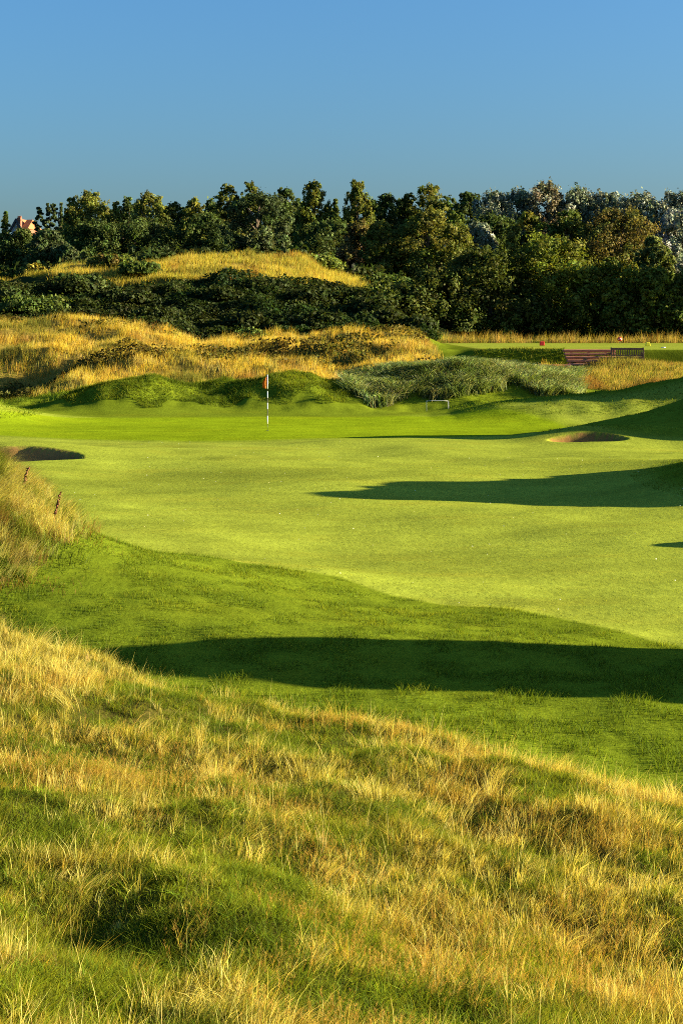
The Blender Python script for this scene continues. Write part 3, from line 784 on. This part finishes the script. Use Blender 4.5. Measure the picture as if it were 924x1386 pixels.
for nm, lab, kd, px, tp, Y, wp, cols, ex in trees:
    ex = dict(ex)
    ex['nleaf'] = int(ex.get('nleaf', 5200) * 3.4)
    plant(nm, lab, 'tree', TB, kd, px, tp, Y, wp * {'broad': 1.2, 'silver': 1.4, 'poplar': 1.1}.get(kd, 1.05), cols, mat=M_SILVER if kd == 'silver' else M_LEAF, **ex)
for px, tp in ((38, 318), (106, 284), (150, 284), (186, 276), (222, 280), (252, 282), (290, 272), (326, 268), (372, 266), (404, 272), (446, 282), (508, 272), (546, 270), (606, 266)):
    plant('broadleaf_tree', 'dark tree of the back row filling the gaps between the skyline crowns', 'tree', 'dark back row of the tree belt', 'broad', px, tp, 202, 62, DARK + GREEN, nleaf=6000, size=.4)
for i, px in enumerate((975, 1040, 1110, 1190, 1280, 1380)):
    plant('broadleaf_tree', 'unseen belt tree, added for its shadow, continuing beyond the right edge of the picture', 'tree', 'belt trees beyond the right edge', 'broad', px, 262, 176, 84, OLIVE, nleaf=3000, size=.7)  # out of view, added so the middle of the belt falls in shadow

HB = 'shrubs of the tall hedge behind the tee'
hedge = [
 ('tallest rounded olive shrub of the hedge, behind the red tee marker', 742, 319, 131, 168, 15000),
 ('domed shrub of the hedge, coloured dark for shade, left of the tallest one', 662, 340, 129, 170, 14000),
 ('sloping shrub of the hedge, coloured dark for shade, where the pale leaf sprays show', 598, 366, 127, 150, 11000),
 ('low shrub, coloured dark for shade, ending the hedge next to the bank', 536, 386, 125, 130, 9000),
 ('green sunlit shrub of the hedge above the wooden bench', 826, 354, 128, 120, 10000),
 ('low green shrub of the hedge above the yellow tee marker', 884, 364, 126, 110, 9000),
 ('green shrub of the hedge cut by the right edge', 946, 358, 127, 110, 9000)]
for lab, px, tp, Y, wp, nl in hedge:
    plant('hedge_shrub', lab, 'shrub', HB, 'bush', px, tp, Y, wp, [(.10, .12, .016), (.075, .095, .014), (.11, .125, .018)] if px > 700 else [(.05, .065, .012), (.06, .075, .014)], nleaf=int(nl * 2), size=.23, low=.0, clump=.22, part='foliage', stem='stems')  # shrubs on the left get darker leaves in place of shade
for px in (1010, 1090, 1170, 1260):
    plant('hedge_shrub', 'unseen hedge shrub, added for its shadow, continuing beyond the right edge of the picture', 'shrub', 'hedge shrubs beyond the right edge', 'bush', px, 300, 125.5, 116, GREEN, nleaf=3500, size=.6, low=.0, part='foliage', stem='stems')  # unseen, put in and raised to shade the hedge front and bank

BB = 'bushes on the shaded bank'
bushes = [
 ('leafy green bush catching the sun at the left edge above the golden dune', 44, 406, 116, 110, 5500, GREEN, .3),
 ('yellow leaved bush below the grey-green tree on the left', 48, 358, 146, 40, 2600, YELL, .3),
 ('russet-green bush at the left end of the golden dune crest', 152, 366, 138, 62, 4200, [(.13, .10, .025), (.09, .11, .02)], .3),
 ('green leafy bush on the bank right of the russet-green one', 190, 378, 132, 60, 3600, GREEN, .3),
 ('green bush on the right end of the golden dune crest', 425, 348, 148, 80, 4200, [(.12, .15, .03), (.10, .13, .025)], .32),
 ('dark bush on the bank between the leafy left bush and the russet-green one', 108, 392, 124, 70, 3800, DARK, .3),
 ('small green bush at the foot of the bank behind the golden dune', 338, 446, 104, 54, 2400, [(.09, .13, .025)], .2),
 ('low pale green bush at the bottom of the tree belt right of the dune crest', 520, 374, 140, 90, 3800, GREEN, .34)]
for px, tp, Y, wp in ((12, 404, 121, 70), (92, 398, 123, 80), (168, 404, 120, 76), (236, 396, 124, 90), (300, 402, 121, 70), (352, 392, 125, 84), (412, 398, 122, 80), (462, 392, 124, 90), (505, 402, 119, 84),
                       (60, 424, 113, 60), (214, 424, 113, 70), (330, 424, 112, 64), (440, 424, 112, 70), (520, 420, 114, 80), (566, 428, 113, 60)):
    plant('bush', 'green shrub coloured dark for the shade of the long bank under the tree belt', 'bush', 'dark shrubs of the shaded bank', 'bush', px, tp, Y, wp, [(.028, .04, .009), (.035, .048, .01), (.024, .034, .008)], nleaf=4200, size=.24, low=.0, part='foliage', stem='stems')  # bank's shade painted into the leaf colour
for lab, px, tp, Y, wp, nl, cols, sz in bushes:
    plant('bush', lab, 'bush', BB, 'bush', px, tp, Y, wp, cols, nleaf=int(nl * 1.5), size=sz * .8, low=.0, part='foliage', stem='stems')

# ------------------------------------------------------------------ house behind the trees
def house():
    Y = 226; X = gx(35, Y); z0 = hz(X, Y)
    o = empty('house', (X, Y, z0), math.radians(-16))
    o.scale = (.62, .75, 1)
    tagged(o, 'brick house with a pale gable and tall chimney showing above the trees', 'house')
    zt = CZ + (HY - 300) / F * Y - z0     # ridge height
    eav = zt - 1.5
    bm = bmesh.new()
    w, d = 1.5, 3.5
    vs = [(-w, -d, 0), (w, -d, 0), (w, -d, eav), (0, -d, zt), (-w, -d, eav)]
    a = [bm.verts.new(v) for v in vs]; b = [bm.verts.new((v[0], d, v[2])) for v in vs]
    bm.faces.new(a); bm.faces.new(b[::-1])
    for i in range(5):
        if i in (2, 3): continue
        j = (i + 1) % 5
        bm.faces.new((a[j], a[i], b[i], b[j]))
    bmesh.ops.recalc_face_normals(bm, faces=bm.faces)
    bm_obj('wall', bm, M_RENDER, o)
    # roof slabs
    bm = bmesh.new()
    for s in (-1, 1):
        ang = math.atan2(1.5, w) * s
        ln = math.hypot(1.5, w) + .5
        cx = s * (w + .3) / 2; cz = zt - (1.5 * (w + .3) / w) / 2 + .16
        add_box(bm, (cx, 0, cz), (ln, 2 * d + .9, .2), Matrix.Rotation(ang, 3, 'Y'))
    roof = bm_obj('roof', bm, M_TILE, o)
    bm = bmesh.new()
    for s in (-1, 1):
        ang = math.atan2(1.5, w) * s
        add_box(bm, (s * (w + .3) / 2, -d - .55, zt - (1.5 * (w + .3) / w) / 2 + .12), (math.hypot(1.5, w) + .5, .16, .38), Matrix.Rotation(ang, 3, 'Y'))
    bm_obj('bargeboard', bm, M_DARKTRIM, o)
    # wing on the right with an orange hip
    bm = bmesh.new()
    add_box(bm, (w + .8, -1, (eav + .1) / 2), (1.5, 5, eav + .1))
    bm_obj('wing_wall', bm, M_BRICK, o)
    bm = bmesh.new()
    e2 = eav + .15; x0, x1 = w - .1, w + 1.8
    A = [bm.verts.new(v) for v in ((x0, -4.3, e2), (x1, -4.3, e2), (x1, 2.3, e2), (x0, 2.3, e2), (x0, -1.6, zt + .2), (x0 + 1.6, -1.6, zt + .2))]
    for f in ((0, 1, 5, 4), (1, 2, 5), (2, 3, 4, 5), (3, 0, 4), (3, 2, 1, 0)): bm.faces.new([A[i] for i in f])
    bm_obj('wing_roof', bm, M_TILE, o)
    bm = bmesh.new()
    add_box(bm, (.75, -d - .2, (zt + .9) / 2 + 1.5), (1.0, .7, zt - 3.1), bevel=.03)
    add_box(bm, (.75, -d - .2, zt + .02), (1.15, .85, .2), bevel=.03)
    ch = bm_obj('chimney', bm, M_BRICK, o)
    for k in range(3):
        bm = bmesh.new()
        xx = .4 + .35 * k
        add_tube(bm, [(xx, -d - .2, zt + .1), (xx, -d - .2, zt + .35), (xx, -d - .2, zt + .62), (xx, -d - .2, zt + .66)], [.17, .14, .13, .16], 10)
        bm_obj('chimney_pot', bm, M_TILE, ch)
    for sx in (-.6,):
        bm = bmesh.new(); add_box(bm, (sx, -d - .03, eav - .9), (.95, .1, 1.3))
        wi = bm_obj('window', bm, M_WHITE, o)
        bm = bmesh.new()
        add_box(bm, (sx - .21, -d - .09, eav - .9), (.36, .03, 1.1)); add_box(bm, (sx + .21, -d - .09, eav - .9), (.36, .03, 1.1))
        bm_obj('pane', bm, M_GLASS, wi)
house()

# ------------------------------------------------------------------ flagstick
def flagstick():
    Y = 59.0; X = gx(362, Y); z0 = hz(X, Y)
    o = empty('flagstick', (X, Y, z0))
    tagged(o, 'black and white banded flagstick with a limp orange flag on the putting green', 'flagstick')
    s = Y / F
    ys = [584, 575, 564, 555, 546.5, 539.5, 531, 508]
    cols = [1, 0, 1, 0, 1, 0, 1]       # 1 black, 0 white
    bm = bmesh.new()
    for i in range(7):
        za = (584 - ys[i]) * s; zb = (584 - ys[i + 1]) * s
        r = .009 if i == 0 else .019
        add_tube(bm, [(0, 0, za), (0, 0, zb)], [r, r], 10, mi=cols[i], caps=(i in (0, 1, 6)))
    for f in bm.faces: pass
    bm_obj('pole', bm, [M_WHITE, M_BLACK], o, True)
    # limp flag: folds hanging beside the pole
    bm = bmesh.new()
    ztop = (584 - 509) * s; n, m = 14, 12
    g = []
    for i in range(n + 1):
        v = i / n; row = []
        for j in range(m + 1):
            u = j / m
            wid = .05 + .13 * math.sin(min(1, v * 1.25) * math.pi * .62)
            x = -.02 - wid * u
            y = .045 * math.sin(u * 9 + v * 1.2) * (.4 + u * .6) - .02
            z = ztop - v * .50 - u * .07 * (1 - v) - .035 * math.sin(u * 3.1)
            row.append(bm.verts.new((x, y, z)))
        g.append(row)
    for i in range(n):
        for j in range(m): bm.faces.new((g[i][j], g[i + 1][j], g[i + 1][j + 1], g[i][j + 1]))
    ext = bmesh.ops.solidify(bm, geom=list(bm.faces), thickness=.004)
    bm_obj('flag', bm, M_FLAG, o, True)
    bm = bmesh.new(); add_tube(bm, [(0, 0, ztop - .54), (.003, 0, ztop + .015)], [.024, .022], 10)
    bm_obj('flag_sleeve', bm, M_WHITE, o, True)
    bm = bmesh.new()
    add_tube(bm, [(0, 0, -.02), (0, 0, .006)], [.054, .054], 18)
    bm_obj('hole_cup', bm, M_BLACK, o)
flagstick()

# ------------------------------------------------------------------ sleeper wall, low edging and bench
def sleeper_wall():
    Y = 81.75; xa, xb = gx(761, Y), gx(832, Y)
    zt = 2.98; n = 5; hh = .185
    o = empty('retaining_wall', ((xa + xb) / 2, Y, zt - n * hh))
    tagged(o, 'reddish timber retaining wall of stacked sleepers holding up the tee', 'retaining wall')
    w = xb - xa
    for k in range(n):
        bm = bmesh.new()
        dx = .05 * (n - 1 - k)
        add_box(bm, (dx / 2 + random.uniform(-.02, .02), -.11 * (n - 1 - k), (k + .5) * hh), (w - dx, .26, hh * .8), bevel=.045)
        bm_obj('sleeper', bm, M_SLEEPER, o)
    bm = bmesh.new()
    for xx in (-w / 2 + .5, 0, w / 2 - .5):
        add_box(bm, (xx, .22, n * hh * .5 - .15), (.12, .12, n * hh + .2))
    bm_obj('anchor_post', bm, M_SLEEPER, o)
sleeper_wall()

def edging():
    Y = 80.4; xa, xb = gx(698, Y), gx(778, Y)
    z = max(hz((xa + xb) / 2, Y), CZ - (501 - HY) / F * Y)
    o = empty('timber_edging', ((xa + xb) / 2, Y, z))
    tagged(o, 'low reddish timber edging at the foot of the grass bank, left of the sleeper wall', 'edging')
    for k in range(2):
        bm = bmesh.new()
        add_box(bm, ((-1) ** k * .15, .1 * k, .08 + .15 * k), (xb - xa - .2 * k, .2, .14), bevel=.03)
        bm_obj('sleeper', bm, M_SLEEPER, o)
edging()

def bench():
    Y = 80.9; xa, xb = gx(827, Y), gx(869.5, Y)
    z0 = CZ - (494 - HY) / F * Y
    L = xb - xa
    o = empty('park_bench', ((xa + xb) / 2, Y, z0), math.radians(-6))
    tagged(o, 'weathered wooden slatted bench standing in long grass beside the sleeper wall', 'bench')
    for s in (-1, 1):
        bm = bmesh.new(); add_box(bm, (s * L / 2, 0, .46), (.085, .085, 1.0), Matrix.Rotation(math.radians(-3), 3, 'X'), .012)
        bm_obj('leg', bm, M_BENCH, o)
        bm = bmesh.new(); add_box(bm, (s * L / 2, .5, .31), (.085, .085, .66), None, .012)
        bm_obj('leg', bm, M_BENCH, o)
        bm = bmesh.new(); add_box(bm, (s * L / 2, .27, .66), (.10, .56, .05), None, .015)
        bm_obj('armrest', bm, M_BENCH, o)
    bm = bmesh.new()
    for k in range(4): add_box(bm, (0, .11 + .12 * k, .435), (L - .06, .095, .03), None, .008)
    add_box(bm, (0, .5, .38), (L - .085, .04, .08)); add_box(bm, (0, .06, .38), (L - .085, .04, .08))
    bm_obj('seat', bm, M_BENCH, o)
    bm = bmesh.new()
    add_box(bm, (0, .0, .88), (L - .085, .05, .11), None, .01); add_box(bm, (0, .02, .52), (L - .085, .045, .07), None, .01)
    nsl = 13
    for k in range(nsl):
        add_box(bm, (-L / 2 + .12 + (L - .24) * k / (nsl - 1), .01, .69), (.055, .025, .28))
    bm_obj('backrest', bm, M_BENCH, o)
bench()

# ------------------------------------------------------------------ tee markers, post, hoop
def tee_block(px, py, Y, mat, label, w=.30, h=.27):
    X = gx(px, Y); z0 = hz(X, Y)
    o = empty('tee_marker', (X, Y, z0)); tagged(o, label, 'tee marker', 'tee markers')
    bm = bmesh.new()
    add_box(bm, (0, 0, .02 + h / 2), (w, w * .9, h), None, .03)
    for v in bm.verts:
        k = 1 - .22 * max(0, (v.co.z - .02) / h); v.co.x *= k; v.co.y *= k
    bm_obj('block', bm, mat, o)
    bm = bmesh.new(); add_tube(bm, [(0, 0, -.12), (0, 0, .03)], [.012, .012], 8)
    bm_obj('spike', bm, M_BLACK, o)
tee_block(733, 467, 99, M_RED, 'red block tee marker on the tee left of the bench', .34, .28)
tee_block(876, 469, 97, M_YELLOW, 'yellow block tee marker on the tee right of the bench', .30, .25)
def round_marker():
    Y = 116.; X = gx(838, Y); z0 = hz(X, Y)
    o = empty('tee_marker', (X, Y, z0)); tagged(o, 'small red round marker with white spots at the back of the tee', 'tee marker', 'tee markers')
    bm = bmesh.new(); bmesh.ops.create_uvsphere(bm, u_segments=20, v_segments=12, radius=.19)
    for v in bm.verts: v.co.z = v.co.z * .85 + .34
    bm_obj('head', bm, M_RED, o, True)
    bm = bmesh.new(); add_tube(bm, [(0, 0, -.1), (0, 0, .2)], [.03, .025], 10); bm_obj('stem', bm, M_DARKTRIM, o)
    bm = bmesh.new()
    for a, e in ((.1, .3), (-.6, -.1), (.75, -.25)):
        dv = Vector((math.sin(a) * math.cos(e), -math.cos(a) * math.cos(e), math.sin(e)))
        p = Vector((dv.x * .188, dv.y * .188, dv.z * .16 + .34))
        add_tube(bm, [p - dv * .004, p + dv * .006], [.045, .04], 10)
    bm_obj('spot', bm, M_WHITE, o)
round_marker()
def white_plate():
    Y = 90.; X = gx(897, Y); z0 = hz(X, Y)
    bm = bmesh.new(); add_tube(bm, [(0, 0, -.02), (0, 0, .03), (0, 0, .045)], [.13, .13, .10], 20)
    o = bm_obj('yardage_plate', bm, M_WHITE); o.location = (X, Y, z0)
    tagged(o, 'small white round plate set in the tee turf right of the yellow marker', 'plate')
white_plate()
def post():
    Y = 79.5; X = gx(650, Y); z0 = hz(X, Y)
    o = empty('marker_post', (X, Y, z0)); tagged(o, 'short pale pink-brown post in the golden grass left of the timber edging', 'post')
    bm = bmesh.new(); add_box(bm, (0, 0, .33), (.17, .17, .8), None, .015); bm_obj('shaft', bm, M_POST, o)
    bm = bmesh.new(); add_box(bm, (0, 0, .75), (.22, .22, .05), None, .015); bm_obj('cap', bm, M_POST, o)
post()
def hoop():
    Y = 69.6; xa, xb = gx(577, Y), gx(606.5, Y); zb = hz((xa + xb) / 2, Y) - .04; zt = zb + .5
    o = empty('hoop_rail', ((xa + xb) / 2, Y, zb)); tagged(o, 'low white metal hoop rail at the foot of the reedy bank', 'hoop rail')
    w = (xb - xa) / 2; h = max(zt - zb, .4)
    bm = bmesh.new(); add_tube(bm, [(-w, 0, h - .02), (-w * .5, 0, h), (0, 0, h), (w * .5, 0, h), (w, 0, h - .02)], [.009] * 5, 8)
    bm_obj('crossbar', bm, M_WHITE, o)
    for s in (-1, 1):
        bm = bmesh.new(); add_tube(bm, [(s * w, 0, -.1), (s * w, 0, h - .0)], [.011, .009], 8)
        bm_obj('leg', bm, M_WHITE, o)
hoop()

# ------------------------------------------------------------------ two dead dock plants on the left mound
def dock(px, py_top, Y, h, label):
    X = gx(px, Y); zt = CZ - (py_top - HY) / F * Y
    z0 = hz(X, Y); h = max(h, zt - z0)
    o = empty('dock_plant', (X, Y, z0)); tagged(o, label, 'dock plant', 'dead dock plants')
    bm = bmesh.new()
    add_tube(bm, [(0, 0, -.03), (.01, 0, h * .4), (.045, .01, h * .75), (.10, .01, h)], [.006, .005, .004, .002], 7)
    bm_obj('stalk', bm, M_DOCK, o, True)
    bm = bmesh.new()
    rr = random.Random(px); m = 26
    zz = [h * (.5 + .52 * k / m) for k in range(m + 1)]
    add_tube(bm, [(.10 * (z / h) ** 1.8 + rr.gauss(0, .009), rr.gauss(0, .006), z) for z in zz], [max(.003, (.003 + .011 * abs(math.sin(k * 1.3 + px))) * (1.2 - .9 * k / m)) for k in range(m + 1)], 9)
    for v in bm.verts:
        v.co += Vector((rr.gauss(0, .008), rr.gauss(0, .008), rr.gauss(0, .008)))
    bm_obj('seed_head', bm, M_DOCK, o)
dock(73, 667, 22.3, .62, 'dead brown dock stalk with a red seed head at the mound\'s right side')
dock(30, 637, 23.0, .5, 'dead brown dock stalk at the top of the marram mound')

# ------------------------------------------------------------------ tiny white specks on the fairway
X, Y = scatter(260, 20, 55, -.25, .27); k = (Y > fair_edge(X)) & (Y < 54); X, Y = X[k], Y[k]; n = len(X)
V, Qd, Cc = leaf_quads(np.stack([X, Y, H(X, Y) + .02], 1), np.stack([rng.normal(0, .5, n), rng.normal(-.4, .5, n), np.full(n, .8)], 1), U(.015, .03, n), jit((.7, .7, .6), n, .1, .02), 1.1)
tagged(mesh_np('specks', V, Qd, M_GRASS, Cc), 'tiny white specks scattered over the fairway', 'specks', kind='stuff')

# ------------------------------------------------------------------ light, sky, camera
SUN_EL, SUN_AZ = math.radians(15.0), math.radians(90)     # azimuth clockwise from +Y
sun = bpy.data.lights.new('sun', 'SUN'); sun.energy = 5.0; sun.angle = math.radians(.5); sun.color = (1, .86, .56)
so = bpy.data.objects.new('sun', sun); COL.objects.link(so)
dvec = Vector((math.sin(SUN_AZ) * math.cos(SUN_EL), math.cos(SUN_AZ) * math.cos(SUN_EL), math.sin(SUN_EL)))
so.rotation_euler = dvec.to_track_quat('Z', 'Y').to_euler(); so.location = (40, 0, 40)

w = bpy.data.worlds.new('World'); scene.world = w; w.use_nodes = True
nt = w.node_tree; bg = nt.nodes['Background']
sky = nt.nodes.new('ShaderNodeTexSky'); sky.sky_type = 'NISHITA'; sky.sun_disc = False
sky.sun_elevation = SUN_EL; sky.sun_rotation = SUN_AZ
sky.air_density = 1.5; sky.dust_density = 2.2; sky.ozone_density = 9.0
nt.links.new(sky.outputs[0], bg.inputs[0]); bg.inputs[1].default_value = .05

cam = bpy.data.cameras.new('camera'); co = bpy.data.objects.new('camera', cam); COL.objects.link(co)
co.location = (0, 0, CZ); co.rotation_euler = (math.radians(90), 0, 0)
cam.sensor_fit = 'VERTICAL'; cam.sensor_height = 36; cam.sensor_width = 24
cam.lens = F / 1386 * 36; cam.shift_y = -(693 - HY) / 1386
cam.clip_end = 6000; cam.clip_start = .05
scene.camera = co
scene.view_settings.view_transform = 'Standard'; scene.view_settings.look = 'None'
scene.view_settings.exposure = 2.3; scene.view_settings.gamma = 1
scene.cycles.max_bounces = 5; scene.cycles.diffuse_bounces = 3; scene.cycles.transmission_bounces = 3; scene.cycles.glossy_bounces = 2
scene.cycles.use_denoising = False
scene.cycles.filter_width = 1.0
